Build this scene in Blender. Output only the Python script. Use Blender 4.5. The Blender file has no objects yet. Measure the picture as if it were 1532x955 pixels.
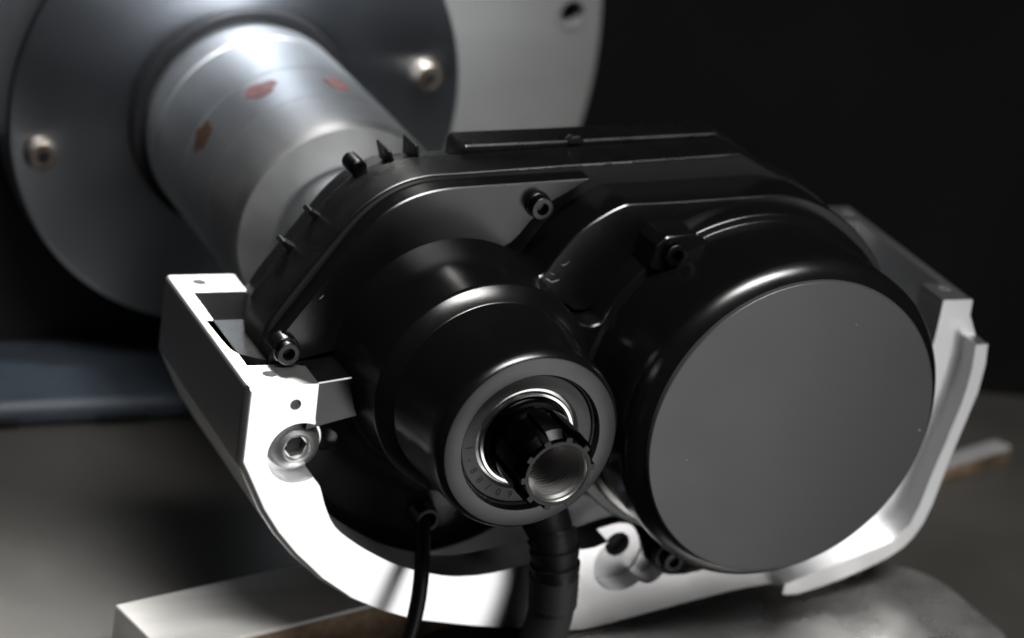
import bpy, bmesh, math, random
from mathutils import Vector, Matrix

random.seed(4)
S = 0.001                      # every length below is in millimetres
sc = bpy.context.scene
COL = sc.collection

# ------------------------------------------------------------------ camera, light, exposure
cam = bpy.data.cameras.new('camera')
cam.sensor_width = 36.0
cam.lens = 94.0
cam.clip_start = 0.02
cam.clip_end = 20.0
cam.dof.use_dof = True
cam.dof.focus_distance = 0.893
cam.dof.aperture_fstop = 7.6
cam_ob = bpy.data.objects.new('camera', cam)
COL.objects.link(cam_ob)
RX = Vector((0.9063, -0.3955, 0.1492))
RY = Vector((-0.0301, -0.4126, -0.9104))
RZ = Vector((0.4216, 0.8206, -0.3858))
m = Matrix(((RX.x, -RY.x, -RZ.x, 0), (RX.y, -RY.y, -RZ.y, 0), (RX.z, -RY.z, -RZ.z, 0), (0, 0, 0, 1)))
m.translation = Vector((-379.33, -710.36, 379.76)) * S
cam_ob.matrix_world = m
sc.camera = cam_ob

world = bpy.data.worlds.new('World')
sc.world = world
world.use_nodes = True
world.node_tree.nodes['Background'].inputs[0].default_value = (0.75, 0.85, 1.0, 1)
world.node_tree.nodes['Background'].inputs[1].default_value = 0.006

def lamp(name, loc, target, sx, sy, radiance, color=(1, 1, 1), spread=180, roll=0.0):
    d = bpy.data.lights.new(name, 'AREA')
    d.shape = 'RECTANGLE'
    d.size, d.size_y = sx * S, sy * S
    d.energy = radiance * math.pi * d.size * d.size_y
    d.color = color
    d.spread = math.radians(spread)
    o = bpy.data.objects.new(name, d)
    COL.objects.link(o)
    o.location = Vector(loc) * S
    q = (Vector(target) - Vector(loc)).to_track_quat('-Z', 'Y')
    o.rotation_euler = (q.to_matrix() @ Matrix.Rotation(roll, 3, 'Z')).to_euler()
    return o

lamp('overhead_strip_lamp', (60, -430, 900), (80, 20, 0), 900, 260, 3.2, (1.0, 0.985, 0.96), 44)
lamp('front_fill', (455, -1000, -330), (60, 60, -60), 620, 1400, 2.1, (1.0, 0.99, 0.98))  # added fill low in front, brightens front faces; no lamp known there
lamp('left_spot_lamp', (-50, 296, 235), (-205, 120, -20), 150, 60, 34.0, (1.0, 0.97, 0.93), 54)
lamp('flange_fill', (25, 205, 330), (35, 345, 110), 150, 60, 29.0, (0.92, 0.97, 1.0), 56)  # added light to brighten the flange top and the plate

sc.view_settings.view_transform = 'Standard'
sc.view_settings.look = 'None'
sc.view_settings.gamma = 1.0
sc.view_settings.exposure = 0.0

# ------------------------------------------------------------------ materials
def mat(name, base, metallic=0.0, rough=0.5, spec=0.5, var=0.0, vscale=60.0, bump=0.0, bscale=900.0,
        aniso=0.0, tint=None, rvar=0.0, stretch=(1, 1, 1), coat=0.0):
    M = bpy.data.materials.new(name)
    M.use_nodes = True
    nt = M.node_tree
    b = nt.nodes['Principled BSDF']
    b.inputs['Base Color'].default_value = (*base, 1)
    b.inputs['Metallic'].default_value = metallic
    b.inputs['Roughness'].default_value = rough
    b.inputs['Specular IOR Level'].default_value = spec
    if coat:
        b.inputs['Coat Weight'].default_value = coat
        b.inputs['Coat Roughness'].default_value = 0.2
    tc = nt.nodes.new('ShaderNodeTexCoord')
    mp = nt.nodes.new('ShaderNodeMapping')
    mp.inputs['Scale'].default_value = stretch
    nt.links.new(tc.outputs['Object'], mp.inputs['Vector'])
    def noise(scale, detail=5.0):
        n = nt.nodes.new('ShaderNodeTexNoise')
        n.inputs['Scale'].default_value = scale
        n.inputs['Detail'].default_value = detail
        nt.links.new(mp.outputs['Vector'], n.inputs['Vector'])
        return n
    if var:
        n = noise(vscale)
        r = nt.nodes.new('ShaderNodeValToRGB')
        r.color_ramp.elements[0].position = 0.35
        r.color_ramp.elements[1].position = 0.68
        t = tint or base
        r.color_ramp.elements[0].color = (*[c * (1 - var) for c in t], 1)
        r.color_ramp.elements[1].color = (*[min(1, c * (1 + var * 0.4)) for c in base], 1)
        nt.links.new(n.outputs['Fac'], r.inputs['Fac'])
        nt.links.new(r.outputs['Color'], b.inputs['Base Color'])
    if rvar:
        n = noise(vscale * 1.7)
        mr = nt.nodes.new('ShaderNodeMapRange')
        mr.inputs['From Min'].default_value = 0.3
        mr.inputs['From Max'].default_value = 0.7
        mr.inputs['To Min'].default_value = max(0.03, rough - rvar)
        mr.inputs['To Max'].default_value = min(1, rough + rvar)
        nt.links.new(n.outputs['Fac'], mr.inputs['Value'])
        nt.links.new(mr.outputs['Result'], b.inputs['Roughness'])
    if bump:
        n = noise(bscale, 3.0)
        bp = nt.nodes.new('ShaderNodeBump')
        bp.inputs['Strength'].default_value = bump
        bp.inputs['Distance'].default_value = 0.0004
        nt.links.new(n.outputs['Fac'], bp.inputs['Height'])
        nt.links.new(bp.outputs['Normal'], b.inputs['Normal'])
    if aniso:
        b.inputs['Anisotropic'].default_value = aniso
        b.inputs['Anisotropic Rotation'].default_value = 0.25
        tg = nt.nodes.new('ShaderNodeTangent')
        tg.direction_type = 'RADIAL'
        tg.axis = 'Y'
        nt.links.new(tg.outputs['Tangent'], b.inputs['Tangent'])
    return M

M_BLACK = mat('satin_black_paint', (0.0025, 0.0025, 0.0028), 0, 0.225, 0.5, bump=0.03, bscale=3200, rvar=0.03, vscale=45)
M_BLACK2 = mat('rough_black_paint', (0.003, 0.003, 0.0033), 0, 0.30, 0.5, bump=0.05, bscale=2200, rvar=0.06, vscale=50)
M_DISC = mat('matte_grey_cover', (0.033, 0.033, 0.036), 0, 0.36, 0.5, bump=0.02, bscale=4500, rvar=0.03, vscale=20)
M_HUB = mat('turned_dark_metal', (0.085, 0.084, 0.086), 1.0, 0.42, 0.5, var=0.08, vscale=90, bump=0.03, bscale=2000, aniso=0.3)
M_ALU = mat('milled_aluminium', (0.88, 0.88, 0.89), 1.0, 0.34, 0.5)
M_STEEL = mat('bright_steel', (0.72, 0.71, 0.70), 1.0, 0.22, 0.5, var=0.12, vscale=150, rvar=0.06)
M_BOLT = mat('zinc_bolt_steel', (0.66, 0.66, 0.66), 1.0, 0.40, 0.5, var=0.06, vscale=200)
M_SCREW = mat('blackened_steel', (0.04, 0.04, 0.042), 1.0, 0.30, 0.5, var=0.2, vscale=300)
M_SHAFT = mat('oiled_black_steel', (0.010, 0.010, 0.010), 1.0, 0.26, 0.5, var=0.2, vscale=250)
M_THREAD = mat('cut_steel_thread', (0.50, 0.49, 0.48), 1.0, 0.3, 0.5)
M_FACE = mat('ground_steel_face', (0.035, 0.035, 0.035), 1.0, 0.40, 0.5, var=0.1, vscale=300)
M_SEAL = mat('grey_rubber_seal', (0.028, 0.028, 0.029), 0, 0.50, 0.5, var=0.15, vscale=200, bump=0.05, bscale=2500)
M_INK = mat('dark_print', (0.012, 0.012, 0.012), 0, 0.6, 0.3)
M_RUBBER = mat('black_rubber', (0.004, 0.004, 0.0045), 0, 0.44, 0.25, bump=0.08, bscale=1500, rvar=0.08)
M_SLEEVE = mat('black_sleeving', (0.007, 0.007, 0.0075), 0, 0.6, 0.4, bump=0.2, bscale=1800)
M_SPIN = mat('satin_steel_cylinder', (0.47, 0.48, 0.495), 1.0, 0.47, 0.5, var=0.12, vscale=25, rvar=0.06, stretch=(1, 0.3, 1))
M_FLANGE = mat('turned_steel_flange', (0.46, 0.49, 0.54), 1.0, 0.38, 0.5, var=0.10, vscale=14, rvar=0.04, aniso=0.75)
M_PLATE = mat('grey_ground_plate', (0.135, 0.132, 0.129), 0.2, 0.6, 0.5, var=0.14, vscale=18, rvar=0.08)
M_GAP = mat('dark_steel_and_shade', (0.02, 0.02, 0.022), 0.6, 0.5, 0.4)  # dark steel parts; also painted shade for the hole disc and bed block
M_BRASS = mat('rusty_bolt_steel', (0.45, 0.42, 0.39), 1.0, 0.45, 0.5, var=0.45, vscale=180, tint=(0.34, 0.24, 0.16))
M_RED = mat('red_marking_paint', (0.25, 0.11, 0.11), 0, 0.5, 0.4, var=0.3, vscale=120)
M_BROWN = mat('brown_rust_stain', (0.10, 0.05, 0.025), 0.2, 0.7, 0.3, var=0.5, vscale=150)
M_BAR = mat('ground_steel_bar', (0.52, 0.51, 0.49), 0.25, 0.42, 0.5, var=0.2, vscale=25, rvar=0.07, stretch=(0.4, 2, 2))
M_BAR2 = mat('dull_steel_bar', (0.30, 0.30, 0.30), 0.4, 0.45, 0.5, var=0.15, vscale=25)
M_SLAB = mat('satin_steel_slab', (0.54, 0.53, 0.52), 0.88, 0.30, 0.5, var=0.3, vscale=28, rvar=0.09)
M_CHIP = mat('chipped_bare_metal', (0.22, 0.22, 0.23), 0.3, 0.45, 0.5)
M_RUST = mat('rusty_bar_edge', (0.20, 0.14, 0.09), 0.5, 0.65, 0.4, var=0.4, vscale=90, tint=(0.14, 0.09, 0.055))
M_TABLE = mat('oily_machine_table', (0.062, 0.059, 0.054), 0.4, 0.38, 0.5, var=0.22, vscale=14, rvar=0.04)
M_BED = mat('blue_grey_bed_paint', (0.03, 0.038, 0.05), 0.1, 0.55, 0.5, var=0.3, vscale=28)
M_WALL = mat('dark_backdrop', (0.045, 0.043, 0.043), 0, 0.9, 0.1, var=0.3, vscale=3)

# ------------------------------------------------------------------ mesh helpers (mm)
def thing(name, label, cat, base, group=None):
    o = bpy.data.objects.new(name, None)
    o.empty_display_size = 0.01
    COL.objects.link(o)
    o.location = Vector(base) * S
    o['base'] = tuple(base)
    o['label'] = label
    o['category'] = cat
    if group:
        o['group'] = group
    return o

def root_of(o):
    while o.parent:
        o = o.parent
    return o

def link(name, bm, material, parent=None, smooth=35, bevel=0.0, segs=2, bang=32, base=None):
    """turn a bmesh built in world millimetres into ONE mesh object, local to its thing"""
    if base is None:
        if parent is not None:
            base = Vector(root_of(parent)['base'])
        else:
            base = Vector((0, 0, 0))
    bmesh.ops.translate(bm, verts=bm.verts, vec=-Vector(base))
    bmesh.ops.scale(bm, verts=bm.verts, vec=(S, S, S))
    bmesh.ops.recalc_face_normals(bm, faces=bm.faces)
    me = bpy.data.meshes.new(name)
    bm.to_mesh(me)
    bm.free()
    me.materials.append(material)
    me.shade_smooth()
    me.set_sharp_from_angle(angle=math.radians(smooth))
    o = bpy.data.objects.new(name, me)
    COL.objects.link(o)
    if parent is not None:
        o.parent = parent
    else:
        o.location = Vector(base) * S
    if bevel:
        finish(o, bevel, segs, bang)
    return o

def finish(o, bevel, segs=2, bang=32):
    flat = segs == 1
    md = o.modifiers.new('bevel', 'BEVEL')
    md.width = bevel * S
    md.segments = segs
    md.limit_method = 'ANGLE'
    md.angle_limit = math.radians(bang)
    md.harden_normals = False
    if flat:                   # a crisp chamfer: apply it, keep its edges sharp
        bpy.context.view_layer.update()
        me = bpy.data.meshes.new_from_object(o.evaluated_get(bpy.context.evaluated_depsgraph_get()))
        old = o.data
        o.modifiers.clear()
        o.data = me
        nm = old.name
        bpy.data.meshes.remove(old)
        me.name = nm
        me.shade_smooth()
        me.set_sharp_from_angle(angle=math.radians(24))
        return
    wn = o.modifiers.new('normals', 'WEIGHTED_NORMAL')
    wn.keep_sharp = False
    wn.weight = 80
    o.data.shade_smooth()

def fillet(pts, radii, closed=True, n=5):
    """round the corners of a 2-D polyline"""
    out = []
    N = len(pts)
    for i, p in enumerate(pts):
        r = radii if isinstance(radii, (int, float)) else radii.get(i, 0)
        if r <= 0 or (not closed and i in (0, N - 1)):
            out.append(tuple(p))
            continue
        p = Vector(p); a = Vector(pts[i - 1]); b = Vector(pts[(i + 1) % N])
        u = (a - p); v = (b - p)
        lu, lv = u.length, v.length
        if lu < 1e-6 or lv < 1e-6:
            out.append(tuple(p)); continue
        u /= lu; v /= lv
        ang = u.angle(v, math.pi)
        if ang > math.radians(176):
            out.append(tuple(p)); continue
        t = min(r / math.tan(ang / 2), lu * 0.48, lv * 0.48)
        rr = t * math.tan(ang / 2)
        c = p + (u + v).normalized() * (rr / math.sin(ang / 2))
        s0 = p + u * t - c; s1 = p + v * t - c
        a0 = math.atan2(s0.y, s0.x); a1 = math.atan2(s1.y, s1.x)
        d = (a1 - a0 + math.pi) % (2 * math.pi) - math.pi
        for k in range(n + 1):
            th = a0 + d * k / n
            out.append((c.x + rr * math.cos(th), c.y + rr * math.sin(th)))
    return out

def catmull(pts, n=6, closed=False):
    P = [Vector(p) for p in pts]
    out = []
    N = len(P)
    rng = range(N) if closed else range(N - 1)
    for i in rng:
        p0 = P[i - 1] if (i > 0 or closed) else P[0] * 2 - P[1]
        p1 = P[i]; p2 = P[(i + 1) % N]
        p3 = P[(i + 2) % N] if (i + 2 < N or closed) else p2 * 2 - p1
        for k in range(n):
            t = k / n
            out.append(0.5 * ((2 * p1) + (p2 - p0) * t + (2 * p0 - 5 * p1 + 4 * p2 - p3) * t * t + (3 * p1 - p0 - 3 * p2 + p3) * t ** 3))
    if not closed:
        out.append(P[-1])
    return [tuple(v) for v in out]

def arc(cx, cz, r, a0, a1, n=24):
    return [(cx + r * math.cos(math.radians(a0 + (a1 - a0) * k / n)), cz + r * math.sin(math.radians(a0 + (a1 - a0) * k / n))) for k in range(n + 1)]

def prism(bm, poly, y0, y1, taper=0.0):
    """extrude an (x, z) outline along Y"""
    a = [bm.verts.new((x, y0, z)) for x, z in poly]
    b = [bm.verts.new((x, y1, z)) for x, z in poly]
    n = len(poly)
    bm.faces.new(a)
    bm.faces.new(b[::-1])
    for i in range(n):
        bm.faces.new((a[i], a[(i + 1) % n], b[(i + 1) % n], b[i]))
    return bm

def lathe(bm, prof, cx=0, cz=0, n=96, closed=False):
    """revolve (r, y) points round a Y axis; closed joins last to first"""
    rings = []
    for r, y in prof:
        if r < 1e-5:
            rings.append([bm.verts.new((cx, y, cz))])
        else:
            rings.append([bm.verts.new((cx + r * math.cos(2 * math.pi * k / n), y, cz + r * math.sin(2 * math.pi * k / n))) for k in range(n)])
    pairs = list(zip(rings, rings[1:]))
    if closed:
        pairs.append((rings[-1], rings[0]))
    for A, B in pairs:
        for k in range(n):
            j = (k + 1) % n
            if len(A) == 1 and len(B) == 1:
                break
            if len(A) == 1:
                bm.faces.new((A[0], B[j], B[k]))
            elif len(B) == 1:
                bm.faces.new((A[k], A[j], B[0]))
            else:
                bm.faces.new((A[k], A[j], B[j], B[k]))
    return bm

def box(bm, x0, x1, y0, y1, z0, z1):
    return prism(bm, [(x0, z0), (x1, z0), (x1, z1), (x0, z1)], y0, y1)

def tube(bm, path, rad, n=20, cap=True):
    P = [Vector(p) for p in path]
    rings = []
    T = (P[1] - P[0]).normalized()
    N = T.orthogonal().normalized()
    L = [0.0]
    for a, b in zip(P, P[1:]):
        L.append(L[-1] + (b - a).length)
    for i, p in enumerate(P):
        t = (P[min(i + 1, len(P) - 1)] - P[max(i - 1, 0)]).normalized()
        N = (N - t * N.dot(t)).normalized()
        B = t.cross(N)
        r = rad(L[i] / L[-1], L[i]) if callable(rad) else rad
        rings.append([bm.verts.new(p + (N * math.cos(2 * math.pi * k / n) + B * math.sin(2 * math.pi * k / n)) * r) for k in range(n)])
    for A, Bq in zip(rings, rings[1:]):
        for k in range(n):
            j = (k + 1) % n
            bm.faces.new((A[k], A[j], Bq[j], Bq[k]))
    if cap:
        bm.faces.new(rings[0]); bm.faces.new(rings[-1])
    return bm

def carve(o, cutters, op='DIFFERENCE'):
    """subtract closed bmeshes (same local frame, metres handled here) from a mesh object"""
    base = Vector(root_of(o)['base']) if 'base' in root_of(o) else Vector((0, 0, 0))
    tmp = []
    for i, bm in enumerate(cutters):
        bmesh.ops.translate(bm, verts=bm.verts, vec=-base)
        bmesh.ops.scale(bm, verts=bm.verts, vec=(S, S, S))
        bmesh.ops.recalc_face_normals(bm, faces=bm.faces)
        me = bpy.data.meshes.new('cutter')
        bm.to_mesh(me); bm.free()
        c = bpy.data.objects.new('cutter', me)
        COL.objects.link(c)
        c.parent = o
        tmp.append(c)
        md = o.modifiers.new('cut', 'BOOLEAN')
        md.operation = op
        md.solver = 'EXACT'
        md.object = c
    bpy.context.view_layer.update()
    dg = bpy.context.evaluated_depsgraph_get()
    me = bpy.data.meshes.new_from_object(o.evaluated_get(dg))
    old = o.data
    o.modifiers.clear()
    o.data = me
    me.name = old.name
    bpy.data.meshes.remove(old)
    for c in tmp:
        cm = c.data
        bpy.data.objects.remove(c)
        bpy.data.meshes.remove(cm)
    me.shade_smooth()
    me.set_sharp_from_angle(angle=math.radians(35))

def cyl(x, z, r, y0, y1, n=48):
    return lathe(bmesh.new(), [(0, y0), (r, y0), (r, y1), (0, y1)], x, z, n)

def hexagon(r, rot=0):
    return [(r * math.cos(math.radians(60 * k + rot)), r * math.sin(math.radians(60 * k + rot))) for k in range(6)]

def structure(o):
    o['kind'] = 'structure'
    return o

# ------------------------------------------------------------------ the setting
TZ = -133.0
bm = bmesh.new()
tp = [(-168, 45), (620, 45), (620, 212), (62, 372), (-103, 372)]
ta = [bm.verts.new((x, y, TZ)) for x, y in tp]; tb = [bm.verts.new((x, y, TZ - 30)) for x, y in tp]
bm.faces.new(ta); bm.faces.new(tb[::-1])
for k in range(5):
    bm.faces.new((ta[k], ta[(k + 1) % 5], tb[(k + 1) % 5], tb[k]))
structure(link('table', bm, M_TABLE, bevel=1.5))
bm = bmesh.new(); box(bm, -1600, 1800, 1000, 1040, -900, 1500)
structure(link('wall', bm, M_WALL))
bm = bmesh.new(); box(bm, -1600, 1800, -900, 999, -900, -860)
structure(link('floor', bm, M_WALL))

# blue-grey machine bed ledge under the drive head
t = thing('machine_bed', 'blurred blue grey painted machine bed ledge with dark slots, left behind the bracket', 'machine bed', (-120, 320, TZ))
bm = bmesh.new(); box(bm, -112, 60, 286, 352, TZ, TZ + 12)
link('ledge', bm, M_BED, t, bevel=5, segs=4)
for x0, x1 in ((-58, -34), (-108, -92)):
    bm = bmesh.new(); box(bm, x0, x1, 285.2, 287.4, TZ + 2.5, TZ + 5.5)
    link('slot', bm, M_GAP, t)
bm = bmesh.new(); box(bm, -320, 60, 353, 371, TZ, -34)  # added dark block, stands in for shade on the plate's lower left
link('shade_block', bm, M_GAP, t, bevel=1)

# round backing plate and its bolt hole
t = thing('backing_plate', 'large round grey steel plate with a bolt hole, standing behind the turned flange', 'plate', (0, 385, TZ))
bm = bmesh.new()
lathe(bm, fillet([(0, 385), (206.5, 385), (206.5, 410), (0, 410)], {1: 1.5}, False), 0, 0, 160)
pl = link('plate_disc', bm, M_PLATE, t)
HX, HZ = 188.5, 25.0
carve(pl, [cyl(HX, HZ, 6.2, 370, 402)])
bm = bmesh.new()
lathe(bm, [(6.2, 384.2), (8.4, 384.2), (8.4, 386), (6.2, 386)], HX, HZ, 40, True)
link('hole_rim', bm, M_PLATE, t)

# ------------------------------------------------------------------ drive spindle of the test bench
t = thing('drive_spindle', 'blurred steel drive cylinder on a turned round flange with two bolts, behind the motor', 'drive spindle', (0, 310, -101))
bm = bmesh.new()
lathe(bm, fillet([(0, 310), (101, 310), (101, 330), (96, 334), (96, 384.5), (0, 384.5)], {1: 2.0, 2: 1}, False), 0, 4, 160)
link('flange', bm, M_FLANGE, t, smooth=30)
prof = [(0, 308.5), (44.0, 308.5), (44.0, 297), (45.2, 296), (45.2, 283), (44.2, 282.2), (44.2, 281), (45.3, 280.2),
        (45.3, 245.6), (44.85, 245.55), (44.85, 244.6), (45.3, 244.5), (45.3, 213.4), (45.0, 213.38), (45.0, 212.7), (45.3, 212.6),
        (45.2, 187), (44.3, 182.5), (43.2, 180.6), (31.5, 176.4), (31.0, 176.2), (30.4, 177), (30.0, 178), (29.0, 178), (28.6, 150), (27.5, 149), (0, 149)]
bm = bmesh.new(); lathe(bm, prof, 0, 0, 128)
link('cylinder', bm, M_SPIN, t, smooth=28)
bm = bmesh.new(); lathe(bm, fillet([(44.5, 302.5), (49.6, 302.5), (49.6, 309.7), (44.5, 309.7)], 1.0), 0, 0, 96, True)
link('dark_ring', bm, M_GAP, t)
for bx, bz in ((-86, -16), (83, 20)):
    bm = bmesh.new()
    lathe(bm, fillet([(0, 304), (6.2, 304), (7.2, 310.2), (0, 310.2)], {1: 1.2}, False), bx, bz, 32)
    bo = link('bolt', bm, M_BRASS, t)
    bm = bmesh.new()
    prism(bm, [(bx + x, bz + z) for x, z in hexagon(2.9)], 303.7, 304.6)
    link('socket', bm, M_GAP, bo)
def patch(name, ang, y, dy, dang, material, seed):
    """irregular thin mark that follows the cylinder"""
    rnd = random.Random(seed)
    bm = bmesh.new()
    N = 12
    ring = []
    for k in range(N):
        th = 2 * math.pi * k / N
        f = 0.75 + 0.45 * rnd.random()
        a = math.radians(ang + dang * math.cos(th) * f)
        yy = y + dy * math.sin(th) * f
        ring.append(((45.55 * math.sin(a), yy, 45.55 * math.cos(a)), (45.0 * math.sin(a), yy, 45.0 * math.cos(a))))
    top = [bm.verts.new(a) for a, b in ring]; bot = [bm.verts.new(b) for a, b in ring]
    c = math.radians(ang)
    cv = bm.verts.new((45.6 * math.sin(c), y, 45.6 * math.cos(c)))
    for k in range(N):
        j = (k + 1) % N
        bm.faces.new((top[k], top[j], cv)); bm.faces.new((top[k], top[j], bot[j], bot[k]))
    link(name, bm, material, t)
patch('paint_mark', -28, 233, 6.5, 8, M_RED, 2)
patch('paint_mark', 10.5, 226.5, 6, 6, M_RED, 5)
patch('rust_stain', -66, 238, 6.5, 8, M_BROWN, 8)

# ------------------------------------------------------------------ steel bars on the table
def bar(label, corners, z0, z1, material):
    cx = sum(c[0] for c in corners) / 4; cy = sum(c[1] for c in corners) / 4
    t = thing('steel_bar', label, 'bar', (cx, cy, z0))
    def slab(c, za, zb):
        bm = bmesh.new()
        a = [bm.verts.new((x, y, zb)) for x, y in c]; b = [bm.verts.new((x, y, za)) for x, y in c]
        bm.faces.new(a); bm.faces.new(b[::-1])
        for i in range(4):
            bm.faces.new((a[i], a[(i + 1) % 4], b[(i + 1) % 4], b[i]))
        return bm
    link('body', slab(corners, z0, z1), material, t, bevel=0.9)
    # rusty mill skin on the front side, standing 0.4 mm proud
    p, q = Vector(corners[0]), Vector(corners[1])
    d = (q - p).normalized(); nrm = Vector((d.y, -d.x))
    p2 = p + d * 1.2; q2 = q - d * 1.2
    sk = [p2 + nrm * 0.4, q2 + nrm * 0.4, q2 - nrm * 0.3, p2 - nrm * 0.3]
    link('rust_skin', slab([tuple(v) for v in sk], z0 + 1.0, z1 - 1.6), M_RUST, t)
    return t
bar('pale ground steel bar lying on the table under the left end of the bracket', [(-94, 67), (150, 132), (141, 165), (-102.5, 104.5)], TZ, -113, M_BAR)
bar('short end of a steel bar with rusty edge, lying right behind the bracket', [(230, 159), (361, 202.5), (357.5, 211), (226.5, 167.5)], TZ, -124, M_BAR2)

t = thing('base_slab', 'satin steel block with sloping top and rounded corner, under the right half of the bracket', 'slab', (150, 60, TZ))
bm = bmesh.new()
pts = fillet([(58, 2), (224, 2), (220, 74), (58, 82)], {1: 8, 2: 34, 3: 4}, n=14)
top = [bm.verts.new((x, y, -113.2 + 0.10 * (x - 70))) for x, y in pts]
low = [bm.verts.new((x, y, TZ)) for x, y in pts]
bm.faces.new(top); bm.faces.new(low[::-1])
for k in range(len(pts)):
    j = (k + 1) % len(pts)
    bm.faces.new((top[k], top[j], low[j], low[k]))
link('body', bm, M_SLAB, t, bevel=4.0, segs=4)

# ------------------------------------------------------------------ aluminium bracket
YF, YB = 58.0, 152.0
br = thing('mounting_bracket', 'bright milled aluminium cradle bracket with threaded pads, holding the black motor', 'bracket', (65, 105, -112))
right = [(145.7, -98.3), (152.3, -98.4), (162, -96.2), (171.4, -93.3), (183, -88.8), (191, -85.0), (196.6, -81.2), (200.4, -76.6), (203.2, -71.0), (205.5, -62.5), (208.4, -43.9), (212.9, -21.5), (214.2, -15.0), (214.6, -3.0), (213.5, 5.5)]
outer = [(-53.9, -3.5), (-80.2, -3.5), (-80.0, -32.5), (-77.1, -38.3), (-69.8, -52.4), (-63.0, -62.4), (-55.1, -71.4), (-43.4, -82.2), (-30.6, -90.8), (-18, -96.4),
         (-4.1, -101.0), (17.9, -105.4), (40.3, -109.1), (56, -111.2), (65.8, -111.7), (76, -110.2), (101.6, -105.0), (127.9, -100.1), (138, -98.9)] + right + [(209.0, 13.6), (208.5, 20.3), (195.3, 20.3)]
U = [(-53.9, 40), (-53.9, -3.5), (-53.5, -17.0), (-52.6, -19.8), (-49.6, -22.4), (-47.5, -26.0), (-47.0, -29.6), (-48.0, -33.8), (-50.2, -37.0), (-51.6, -39.4), (-48.4, -43.6), (-45.3, -51.7), (-40.7, -60.0), (-33, -66.6), (-23.8, -72.6), (-12.6, -78.4), (3.9, -83.4),
     (15, -84.5), (25.2, -83.9), (37.1, -81.5), (52, -77.4), (63.6, -76.7), (70, -74.6), (79, -72.6), (85, -74.0), (88.8, -79.4), (91.6, -86.6), (96, -90.0), (106, -91.0), (125, -87), (150, -78),
     (170, -64), (184, -44), (192, -20), (195.3, 4), (195.3, 40)]
full = fillet(outer, {1: 1.6, len(outer) - 2: 0.8})
def rounded_front(poly, y0, y1, rad):
    """extrude the outline, rolling the front edge over wherever it faces left"""
    bm = bmesh.new()
    n = len(poly)
    nr = []
    for k in range(n):
        a = Vector(poly[k - 1]); c = Vector(poly[(k + 1) % n])
        t_ = (c - a).normalized()
        nr.append(Vector((-t_.y, t_.x)))
    cen = Vector((60, -40))
    sgn = 1 if sum((Vector(poly[k]) - cen).dot(nr[k]) for k in range(n)) > 0 else -1
    w = [max(0.0, min(1.0, (-(nr[k].x * sgn) - 0.25) / 0.5)) for k in range(n)]
    rings = []
    for th in (0, 22.5, 45, 67.5, 90):
        q = math.radians(th)
        y = y0 + rad * (1 - math.cos(math.pi / 2 - q)) if False else y0 + rad * (1 - math.cos(q))
        inset = rad * (1 - math.sin(q))
        rings.append([bm.verts.new((poly[k][0] - nr[k].x * sgn * inset * w[k], y, poly[k][1] - nr[k].y * sgn * inset * w[k])) for k in range(n)])
    rings.append([bm.verts.new((x, y1, z)) for x, z in poly])
    bm.faces.new(rings[0]); bm.faces.new(rings[-1][::-1])
    for A, B in zip(rings, rings[1:]):
        for k in range(n):
            bm.faces.new((A[k], A[(k + 1) % n], B[(k + 1) % n], B[k]))
    return bm
bk = link('bracket_body', rounded_front(full, YF, YB, 2.6), M_ALU, br)
ridge = right + [(208.0, 5.5), (208.9, -5), (208.6, -13), (207.8, -20.3), (205.0, -35.2), (201.8, -50), (199.6, -62.9), (197.3, -71.0), (190.6, -78.2), (176.9, -83.2), (161.2, -88.3), (150, -92.0), (145.7, -93.6)]
inner = [(-74.6, 40), (-74.6, -32), (-71.6, -38), (-65, -49.5), (-58.6, -59), (-51.2, -67.4), (-40, -77.6), (-28, -85.6), (-14, -91.6), (5, -97), (30, -101.5), (60, -105.5), (100, -99), (140, -92.5),
         (165, -88.5), (186, -80.5), (194, -73), (198.5, -63), (201.5, -47), (206, -22), (206, -8), (203.4, 10), (203.4, 40)]
cuts = [prism(bmesh.new(), catmull(U[2:-1], 3)[0:] + [U[-1], U[0], U[1]], 30, 190),
        prism(bmesh.new(), inner, 74.0, 136.5)]
carve(bk, [prism(bmesh.new(), ridge, 49.0, 60.0)], 'UNION')
BX, BZ = -57.8, -29.4
cuts.append(cyl(BX, BZ - 0.6, 11.6, 40, 66.5, 64))
cuts.append(prism(bmesh.new(), [(-53.4, -18.8), (-40, -18.8), (-40, -39.6), (-52.0, -39.6)], 40, 66.48))
cuts.append(cyl(78.2, -83.8, 12.2, 40, 68.0, 64))
cuts.append(cyl(80.2, -81.6, 5.1, 60, 90, 40))
cuts.append(cyl(90.5, -88.0, 5.8, 40, 67.0, 40))
cuts.append(cyl(-61.4, -11.2, 2.0, 50, 69, 24))
def zcyl(x, y, r, z0, z1):
    bm = bmesh.new()
    n = 24
    a = [bm.verts.new((x + r * math.cos(2 * math.pi * k / n), y + r * math.sin(2 * math.pi * k / n), z0)) for k in range(n)]
    b = [bm.verts.new((v.co.x, v.co.y, z1)) for v in a]
    bm.faces.new(a); bm.faces.new(b[::-1])
    for k in range(n):
        bm.faces.new((a[k], a[(k + 1) % n], b[(k + 1) % n], b[k]))
    return bm
for x, y, z in ((-68.8, 67.0, -3.5), (-69.3, 145.6, -3.5), (202.4, 68.5, 20.3), (203.4, 144.5, 20.3)):
    cuts.append(zcyl(x, y, 2.6, z - 22, z + 10))
carve(bk, cuts)
finish(bk, 0.45, 2, 40)
bm = bmesh.new(); lathe(bm, [(0, 72.5), (5.4, 72.5), (5.4, 73.9), (0, 73.9)], 80.2, -81.6, 40)  # added dark disc stands in for the shade inside the hole
link('hole_shade_disc', bm, M_GAP, br)
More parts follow.
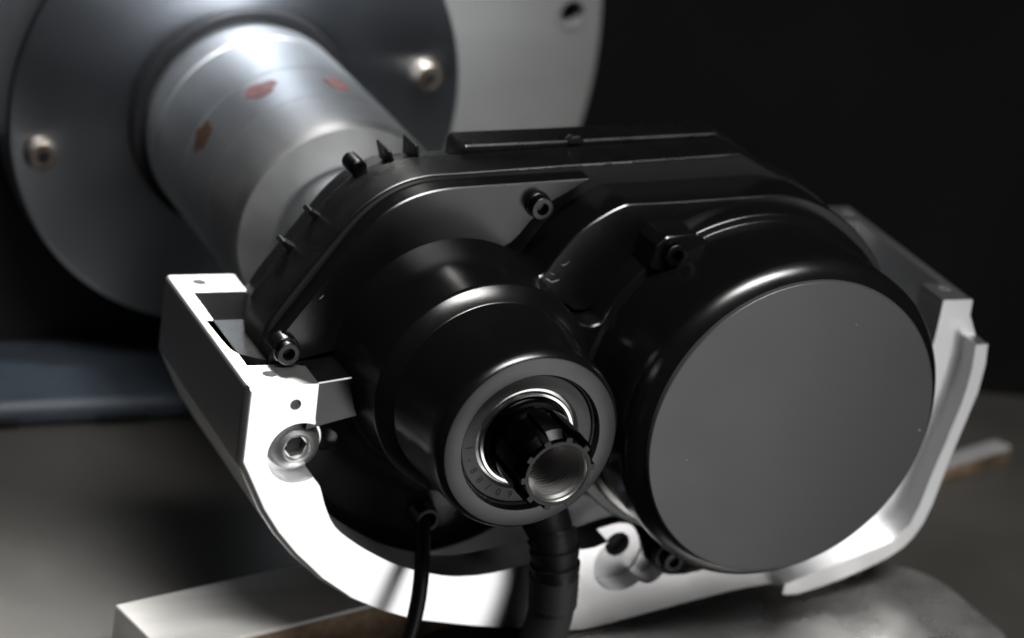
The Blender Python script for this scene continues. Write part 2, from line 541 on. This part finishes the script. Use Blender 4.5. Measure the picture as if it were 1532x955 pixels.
# the silver button-head bolt in its counterbore
bm = bmesh.new()
lathe(bm, [(0, 66.4), (9.9, 66.4), (10.0, 65.6), (9.8, 64.6), (9.1, 63.0), (7.9, 61.5), (6.4, 60.4), (5.4, 60.0), (4.8, 60.2), (4.4, 60.9), (4.35, 62), (0, 62)], BX, BZ, 64)
bo = link('bolt', bm, M_BOLT, br, smooth=50)
carve(bo, [prism(bmesh.new(), [(BX + x, BZ + z) for x, z in hexagon(4.15, 12)], 55, 65.0)])
bm = bmesh.new()
prism(bm, [(BX + x, BZ + z) for x, z in hexagon(4.1, 12)], 64.7, 65.2)
link('hex_socket', bm, M_GAP, bo)

# ------------------------------------------------------------------ the motor
mo = thing('drive_motor', 'black electric drive motor with grey cover disc and hollow splined spindle, in the bracket', 'motor', (60, 90, -88))
DX, DZ = 109.7, -6.85
case = catmull([(-66, -12), (-65.5, 2), (-62.9, 9.6), (-53.4, 24.3), (-45.8, 35.4), (-38.0, 46.1), (-30.0, 53.8), (-21.5, 58.7), (-12.0, 61.3), (1.3, 62.2), (20, 63.4)], 4)
case += [(46, 65.0), (80, 66.9), (106, 68.5), (111.5, 69.0), (116, 67.2), (123, 63.9), (131, 60.2)] + arc(DX, DZ, 70.4, 70, -100, 44) + [(88, -71), (70, -66), (50, -64), (30, -70), (8, -77), (-16, -73), (-38, -61), (-53, -45), (-62, -28)]
def offset(poly, d):
    out = []
    n = len(poly)
    for i in range(n):
        a = Vector(poly[i - 1]); b = Vector(poly[i]); c = Vector(poly[(i + 1) % n])
        t1 = (b - a).normalized(); t2 = (c - b).normalized()
        t_ = (t1 + t2)
        if t_.length < 1e-6:
            t_ = t1
        t_.normalize()
        out.append((b.x - t_.y * d, b.y + t_.x * d))
    return out
# polygon runs clockwise (left side up, over the top, down the right): positive offset = outwards
bm = bmesh.new(); prism(bm, case, 86.6, 104)
link('case_middle', bm, M_BLACK2, mo, bevel=0.35, segs=1)
bm = bmesh.new(); prism(bm, offset(case, -0.8), 84.0, 86.6)
link('seam', bm, M_GAP, mo)
bm = bmesh.new(); prism(bm, offset(case, -2.2), 104, 112)
link('rear_step', bm, M_BLACK2, mo, bevel=0.8)
bm = bmesh.new(); prism(bm, offset(case, -9.0), 112, 132)
link('rear_cover', bm, M_BLACK2, mo, bevel=2.5, segs=3)
# raised rib along the top of the rear half
rib = fillet([(8.6, 56), (8.6, 63.3), (10.0, 65.4), (46, 66.9), (106, 69.7), (111.5, 70.0), (119, 66.4), (128, 61.6), (120, 54)], {2: 1.2, 5: 1.5})
bm = bmesh.new(); prism(bm, rib, 105.0, 119)
link('top_rib', bm, M_BLACK2, mo, bevel=0.5, segs=1)
bm = bmesh.new(); prism(bm, fillet([(49.0, 66.0), (51.5, 69.0), (54.5, 69.3), (57.5, 66.5)], 1.0), 104.0, 107.4)
link('lug', bm, M_BLACK2, mo, bevel=0.4)
# front cover, left wing (face set back) and right plateau (face further forward)
crest = [(-66, -6), (-65.4, 1.5), (-62.0, 7.6), (-52.1, 22.4), (-44.6, 34.0), (-37.0, 44.8), (-29.9, 52.2), (-21.5, 57.3), (-11.0, 60.3), (1.9, 61.4), (20.5, 62.4), (46.9, 63.9)]
wing = catmull(crest, 4) + [(40.5, 59.8), (34.0, 55.9), (29.2, 51.6), (25.6, 47.6), (22.6, 43.0), (19.8, 39.9), (14, 36), (10, 10), (-20, -2), (-43.6, -0.4), (-54.0, -3.1)]
bm = bmesh.new(); prism(bm, wing, 76.0, 86.0)
link('front_wing', bm, M_BLACK, mo, bevel=0.5, segs=1)
bcrest = catmull([(20.0, 29.0), (24.4, 31.2), (28.2, 33.0), (31.4, 38.2), (36.3, 45.0), (42.9, 51.2), (49.5, 55.6), (55.0, 58.3), (59.5, 58.9), (74.6, 59.4), (102.4, 60.9), (118.5, 61.6), (126.0, 60.6)], 4)
plateau = bcrest + arc(DX, DZ, 69.6, 74, -150, 60) + [(50, -10), (51.5, 10), (51.8, 24), (50.2, 20.6), (47.4, 18.0), (42.6, 18.1), (38.7, 20.6), (30, 22), (20, 20)]
bm = bmesh.new(); prism(bm, plateau, 64.0, 86.2)
link('front_plateau', bm, M_BLACK, mo, bevel=0.5, segs=1)
# bridge between crank tube and cover cylinder, one step further forward
bridge = [(34, 20), (37.9, 20.6), (40.4, 17.7), (44.5, 16.5), (48.4, 17.4), (52, 22), (60, 0), (60, -28), (44, -36), (20, -34)]
bm = bmesh.new(); prism(bm, bridge, 54.0, 86.4)
link('bridge', bm, M_BLACK, mo, bevel=0.6, segs=1)
# crank tube
tubep = [(42.6, 86), (42.1, 76.4), (41.9, 75.8), (40.5, 41.2), (40.25, 40.2), (39.9, 39.7), (35.7, 35.9), (35.3, 35.7), (34.95, 35.2), (33.7, 8), (33.35, 4.0), (33.1, 2.7), (32.7, 1.9), (32.1, 1.1), (31.5, 0.4), (31.2, 0.2)]
bm = bmesh.new()
lathe(bm, tubep + [(31.2, 2.0), (30, 20), (30, 86)], 0, 0, 160, True)
link('crank_tube', bm, M_BLACK, mo, smooth=38)
bm = bmesh.new()
lathe(bm, [(31.25, 1.2), (31.2, -0.1), (30.8, -0.3), (25.2, -0.3), (24.9, 0.0), (24.85, 3.6), (31.2, 3.6)], 0, 0, 128, True)
link('end_ring', bm, M_HUB, mo, smooth=30)
bm = bmesh.new()
lathe(bm, [(24.85, 6), (24.8, 2.4), (24.45, 2.0), (24.1, 2.5), (24.0, 4.5), (23.8, 6)], 0, 0, 128, True)
link('snap_ring', bm, M_STEEL, mo)
bm = bmesh.new()
lathe(bm, [(23.75, 8), (23.7, 3.4), (23.4, 3.0), (18.7, 3.0), (18.35, 3.5), (18.3, 8)], 0, 0, 128, True)
seal = link('bearing_seal', bm, M_SEAL, mo)
bm = bmesh.new()
lathe(bm, [(18.2, 8), (18.1, 4.4), (17.2, 4.2), (17.0, 3.4), (16.8, 2.9), (15.9, 2.9), (15.4, 3.5), (15.3, 8)], 0, 0, 128, True)
link('bearing_ring', bm, M_STEEL, mo, smooth=25)
# characters moulded round the seal
bmt = bmesh.new()
for k, ch in enumerate('1-88/09'):
    cu = bpy.data.curves.new('txt', 'FONT')
    cu.body = ch
    cu.size = 3.8
    cu.align_x = 'CENTER'; cu.align_y = 'CENTER'
    cu.extrude = 0.05
    cu.resolution_u = 3
    to = bpy.data.objects.new('txt', cu)
    COL.objects.link(to)
    bpy.context.view_layer.update()
    me = bpy.data.meshes.new_from_object(to.evaluated_get(bpy.context.evaluated_depsgraph_get()))
    a = math.radians(186 + k * 12.6)
    c, s_ = math.cos(a), math.sin(a)
    M3 = Matrix(((-s_, -c, 0, 21.0 * c), (0, 0, -1, 2.96), (c, -s_, 0, 21.0 * s_), (0, 0, 0, 1)))
    me.transform(M3)
    bmt.from_mesh(me)
    bpy.data.objects.remove(to); bpy.data.curves.remove(cu); bpy.data.meshes.remove(me)
link('lettering', bmt, M_INK, seal)
# spindle: hollow, ten splines, inner thread
sp = [(15.25, 10), (15.25, 1.0), (14.9, 0.2), (13.0, -0.4), (12.4, -2.0), (11.75, -3.0), (11.75, -22.2), (11.45, -22.4), (10.8, -22.4), (10.5, -22.1), (10.5, 31), (0, 31), (0, 32), (15.25, 32)]
bm = bmesh.new(); lathe(bm, sp, 0, 0, 96, True)
spn = link('spindle', bm, M_SHAFT, mo, smooth=25)
thr = [(10.55, -22.2), (10.2, -21.6), (10.1, -20.6)]
y = -20.4
while y < 28:
    thr += [(9.2, y + 0.5), (9.25, y + 0.8), (10.15, y + 1.3), (10.15, y + 1.8)]
    y += 1.8
thr += [(9.6, 29), (0, 29.5), (0, 30.5), (10.55, 30.5)]
bm = bmesh.new(); lathe(bm, thr, 0, 0, 96, True)
link('inner_thread', bm, M_THREAD, spn, smooth=20)
gear = []
for k in range(10):
    a = 36 * k + 9
    gear += [(r * math.cos(math.radians(a + d)), r * math.sin(math.radians(a + d))) for d, r in ((-5.5, 11.7), (-4.8, 13.1), (0, 13.2), (4.8, 13.1), (5.5, 11.7), (11, 11.75), (18, 11.75), (25, 11.75))]
bm = bmesh.new()
n = len(gear)
ga = [[bm.verts.new((x, y, z)) for x, z in gear] for y in (-22.62, -22.3)]
gi = [[bm.verts.new((10.62 * x / math.hypot(x, z), y, 10.62 * z / math.hypot(x, z))) for x, z in gear] for y in (-22.62, -22.3)]
for k in range(n):
    j = (k + 1) % n
    bm.faces.new((ga[0][k], ga[0][j], gi[0][j], gi[0][k])); bm.faces.new((ga[1][k], gi[1][k], gi[1][j], ga[1][j]))
    bm.faces.new((ga[0][k], ga[1][k], ga[1][j], ga[0][j])); bm.faces.new((gi[0][k], gi[0][j], gi[1][j], gi[1][k]))
link('spindle_face', bm, M_FACE, spn)
def wedge(bm, a0, a1, r0, r1, ya, yb, n=5, cham=1.2, run=3.5):
    prof = [(r0, ya), (r1 - cham, ya), (r1, ya + cham), (r1, yb - run), (r0 + 0.2, yb), (r0, yb)]
    rings = []
    for k in range(n + 1):
        a = math.radians(a0 + (a1 - a0) * k / n)
        rings.append([bm.verts.new((r * math.cos(a), y, r * math.sin(a))) for r, y in prof])
    for A, B in zip(rings, rings[1:]):
        for i in range(len(prof)):
            j = (i + 1) % len(prof)
            bm.faces.new((A[i], A[j], B[j], B[i]))
    bm.faces.new(rings[0]); bm.faces.new(rings[-1][::-1])
for k in range(10):
    a = 36 * k + 9
    bm = bmesh.new(); wedge(bm, a - 4.8, a + 4.8, 11.4, 13.1, -22.35, -2.0, 3, 0.25, 2.0)
    link('rib', bm, M_SHAFT, spn, smooth=30)
    bm = bmesh.new(); wedge(bm, a + 6.6, a + 29.4, 11.4, 14.4, -20.6, -1.0, 6, 2.4, 3.0)
    link('spline', bm, M_SHAFT, spn, smooth=30)
# big cover cylinder and its disc
covp = [(66.4, 84), (66.0, 64.2), (65.6, 56.0), (65.3, 54.6), (64.7, 54.0), (63.0, 53.8), (62.6, 53.4), (62.9, 24.0)]
for k in range(9):
    th = math.radians(24 + 44 * k / 8)
    covp.append((63.0 - 11.0 * math.cos(math.radians(24)) + 11.0 * math.cos(th) - 0.2, 19.6 + 11.0 * math.sin(math.radians(24)) - 11.0 * math.sin(th) + 0.0))
covp += [(57.6, 14.3), (57.4, 15.2), (57.0, 15.4), (50, 15.4), (50, 84)]
bm = bmesh.new(); lathe(bm, covp, DX, DZ, 200, True)
link('cover_cylinder', bm, M_BLACK, mo, smooth=40)
bm = bmesh.new()
lathe(bm, fillet([(0, 12.0), (56.9, 12.0), (57.2, 12.6), (57.2, 16), (0, 16)], {1: 0.8}, False), DX, DZ, 200)
link('cover_disc', bm, M_DISC, mo, smooth=40)
# screw boss standing on the plateau, screw bosses elsewhere
boss = fillet([(62.0, 40.0), (63.0, 48.5), (66.4, 52.0), (77.4, 53.0), (83.8, 50.0), (78.0, 46.8), (76, 36)], {1: 2, 2: 2.5})
bm = bmesh.new(); prism(bm, boss, 50.0, 80)
link('screw_boss', bm, M_BLACK, mo, bevel=0.5, segs=1)
for x, z, r, y0, y1 in ((27.0, 54.6, 4.7, 74.2, 84), (-61.2, 2.2, 5.0, 73.0, 78.5), (100.3, -85.6, 6.2, 62.0, 90)):
    bm = bmesh.new(); lathe(bm, fillet([(0, y0), (r, y0), (r + 0.2, y1), (0, y1)], {1: 0.6}, False), x, z, 40)
    link('screw_boss', bm, M_BLACK, mo)
# the four socket head screws share their meshes
def socket_screw():
    bm = bmesh.new()
    lathe(bm, fillet([(2.3, -0.2), (4.2, -0.2), (4.25, 5), (0, 5), (0, 2.6), (2.3, 2.6)], {1: 0.45}, True), 0, 0, 40)
    o = link('screw', bm, M_SCREW, mo, base=Vector((0, 0, 0)))
    bm = bmesh.new()
    lathe(bm, [(2.28, 0.2), (2.0, 1.0), (2.0, 2.5), (0.0, 2.5)], 0, 0, 6)
    h = link('socket', bm, M_SCREW, o, base=Vector((0, 0, 0)))
    return o, h
s0, h0 = socket_screw()
mb = Vector((60, 90, -88))
for i, (x, y, z) in enumerate(((27.0, 70.8, 54.6), (-61.2, 70.5, 2.0), (69.6, 46.5, 46.2), (100.3, 58.0, -85.6))):
    if i:
        s1 = s0.copy(); COL.objects.link(s1); s1.parent = mo
        h1 = h0.copy(); COL.objects.link(h1); h1.parent = s1
    else:
        s1 = s0
    s1.location = (Vector((x, y, z)) - mb) * S
# mounting lug beside the left pad
lugp = [(-56, -4.6), (-41.5, -2.7), (-34, -2), (-32, -17), (-39.4, -18.3), (-56, -22.4)]
bm = bmesh.new(); prism(bm, lugp, 60.0, 88)
link('mounting_lug', bm, M_BLACK, mo, bevel=0.4, segs=1)
# rounded belly below the crank tube
belly = [(41.4, 62), (42.6, 66), (49, 68.5), (58, 73), (67, 77.5), (74, 82), (78.3, 88), (79.5, 112), (40, 112)]
bm = bmesh.new(); lathe(bm, catmull(belly[:-1], 3) + [(40, 112)], 2, -2, 128, True)
for v in bm.verts:
    if v.co.z < -2:
        v.co.z = -2 + (v.co.z + 2) * (1 + 0.13 * max(0.0, min(1.0, (v.co.y - 66) / 18)))
be = link('belly', bm, M_BLACK, mo, smooth=40)
cb = bmesh.new(); box(cb, -200, 200, 40, 140, -3.5, 120)
carve(be, [cb])
be.data.set_sharp_from_angle(angle=math.radians(40))
bm = bmesh.new(); lathe(bm, fillet([(0, 68), (8.5, 72), (9.5, 96), (0, 96)], {1: 7}, False), -41.5, -30, 40)
link('side_boss', bm, M_BLACK2, mo)
skirt = [(64.8, 58), (66.4, 66), (69, 76), (73, 88), (76, 100), (77, 111)]
bm = bmesh.new(); lathe(bm, catmull(skirt, 3) + [(50, 111)], DX, DZ, 128, True)
sk = link('lower_skirt', bm, M_BLACK, mo, smooth=40)
cb = bmesh.new(); box(cb, 0, 300, 40, 140, -28, 120)
carve(sk, [cb])
sk.data.set_sharp_from_angle(angle=math.radians(40))
# small rear fins and a screw head along the upper left edge
def fin(x, z, ang, w, h, y0, y1):
    c, s_ = math.cos(math.radians(ang)), math.sin(math.radians(ang))
    poly = [(x - s_ * -w - c * 4, z + c * -w - s_ * 4), (x - s_ * w - c * 4, z + c * w - s_ * 4), (x - s_ * w * 0.6 + c * h, z + c * w * 0.6 + s_ * h), (x + s_ * w * 0.6 + c * h, z - c * w * 0.6 + s_ * h)]
    bm = bmesh.new(); prism(bm, poly, y0, y1)
    link('fin', bm, M_BLACK2, mo, bevel=0.35)
fin(-52.5, 27.5, 146, 1.5, 3.2, 104.6, 110.5)
fin(-44.0, 39.0, 143, 1.6, 3.2, 104.6, 110.5)
fin(-17.5, 60.0, 112, 1.1, 3.2, 106, 118)
fin(-8.0, 62.0, 100, 1.1, 3.2, 106, 118)
bm = bmesh.new(); lathe(bm, fillet([(0, 109), (3.2, 109), (3.2, 118), (0, 118)], {1: 0.8}, False), -28.0, 55.0, 32)
link('rear_screw', bm, M_SCREW, mo)

# three dust specks on the cover disc
for x, z, r in ((126.5, 33.5, 0.28), (68.5, -16.5, 0.26), (163.5, -10.0, 0.4)):
    bm = bmesh.new(); lathe(bm, [(0, 11.85), (r, 11.95), (r, 12.05), (0, 12.05)], x, z, 9)
    link('dust_speck', bm, M_CHIP, mo)
# bare-metal scuffs: thin ragged chips lying on the paint
def scuff(pts, y, seed, jag=0.35, dy=0.03):
    rnd = random.Random(seed)
    bm = bmesh.new()
    up, dn = [], []
    for x, z, wd in pts:
        up.append((x + rnd.uniform(-jag, jag) * 0.4, z + wd * rnd.uniform(0.4, 1.1)))
        dn.append((x + rnd.uniform(-jag, jag) * 0.4, z - wd * rnd.uniform(0.4, 1.1)))
    prism(bm, up + dn[::-1], y - dy, y + 0.02)
    link('scuff', bm, M_CHIP, mo)
scuff([(29.0, 31.0, 0.05), (30.2, 30.6, 0.35), (31.6, 29.6, 0.3), (33.0, 29.9, 0.4), (34.5, 30.4, 0.1)], 64.0, 3)
scuff([(34.0, 36.6, 0.05), (35.0, 35.9, 0.2), (36.3, 36.4, 0.25), (37.4, 37.4, 0.05)], 64.0, 4)
scuff([(30.5, 33.3, 0.05), (31.3, 32.6, 0.3), (32.2, 32.4, 0.05)], 64.0, 9)
scuff([(-50.5, 20.0, 0.1), (-49.6, 20.6, 0.25), (-48.8, 21.6, 0.1)], 76.0, 6)
for x0, x1, sd in ((23, 26.5, 1), (28, 33.5, 2), (34.5, 36.0, 7), (48, 57, 5), (60, 68, 8)):
    n = 5
    scuff([(x0 + (x1 - x0) * k / n, 63.2 + (x0 + (x1 - x0) * k / n - 20) * 0.058, 0.22) for k in range(n + 1)], 86.55, sd, 0.6, 0.1)

# ------------------------------------------------------------------ cables
t = thing('sensor_cable', 'thin black cable leaving a round grommet below the motor, left of the taped cable', 'cable', (-1, 70, -66))
path = catmull([(2.0, 82, -66.5), (-1.2, 70, -66.3), (-4.6, 60, -70.5), (-7.6, 51, -77.5), (-9.2, 47, -88), (-11.6, 45, -100.6), (-17, 43, -118), (-24, 41, -128.5)], 6)
bm = bmesh.new(); tube(bm, path, 2.8, 20)
link('jacket', bm, M_RUBBER, t)
bm = bmesh.new()
lathe(bm, fillet([(2.9, 66.5), (4.6, 66.5), (5.4, 74), (5.4, 92), (2.9, 92)], 0.6), -0.6, -65.2, 40, True)
link('grommet', bm, M_RUBBER, t)

t = thing('power_cable', 'thick black cable with ribbed strain relief, hanging below the splined spindle', 'cable', (38, 60, -52))
axis = catmull([(30, 84, -44), (34.5, 62, -49), (39.3, 47, -62), (41.6, 44, -73), (42.6, 44.5, -80.5)], 8)
def ribbed(f, L):
    r = 9.7 - 0.5 * f
    marks = (0.40, 0.56, 0.70, 0.79, 0.885, 1.01)
    for c0, c1 in zip((0,) + marks, marks):
        if c0 <= f < c1:
            return r - 1.1 * (f - c0) / (c1 - c0)
    return r
ax = []
for a, b in zip(axis, axis[1:]):
    for k in range(6):
        ax.append(tuple(Vector(a).lerp(Vector(b), k / 6)))
ax.append(axis[-1])
bm = bmesh.new(); tube(bm, ax, ribbed, 36)
link('strain_relief', bm, M_RUBBER, t, smooth=28)
bm = bmesh.new()
tube(bm, catmull([(42.4, 44.5, -78), (43.3, 44.6, -84.5), (44.0, 44.8, -91.0)], 6), lambda f, L: 9.1 - 0.1 * f + 0.12 * math.sin(L * 2.2), 36)
link('tape_wrap', bm, M_SLEEVE, t)
bm = bmesh.new()
tube(bm, catmull([(43.4, 44.6, -86), (44.0, 44.9, -94), (43.0, 45, -104), (40.6, 45, -116), (36, 44, -131)], 6), 8.35, 32)
link('jacket', bm, M_SLEEVE, t)
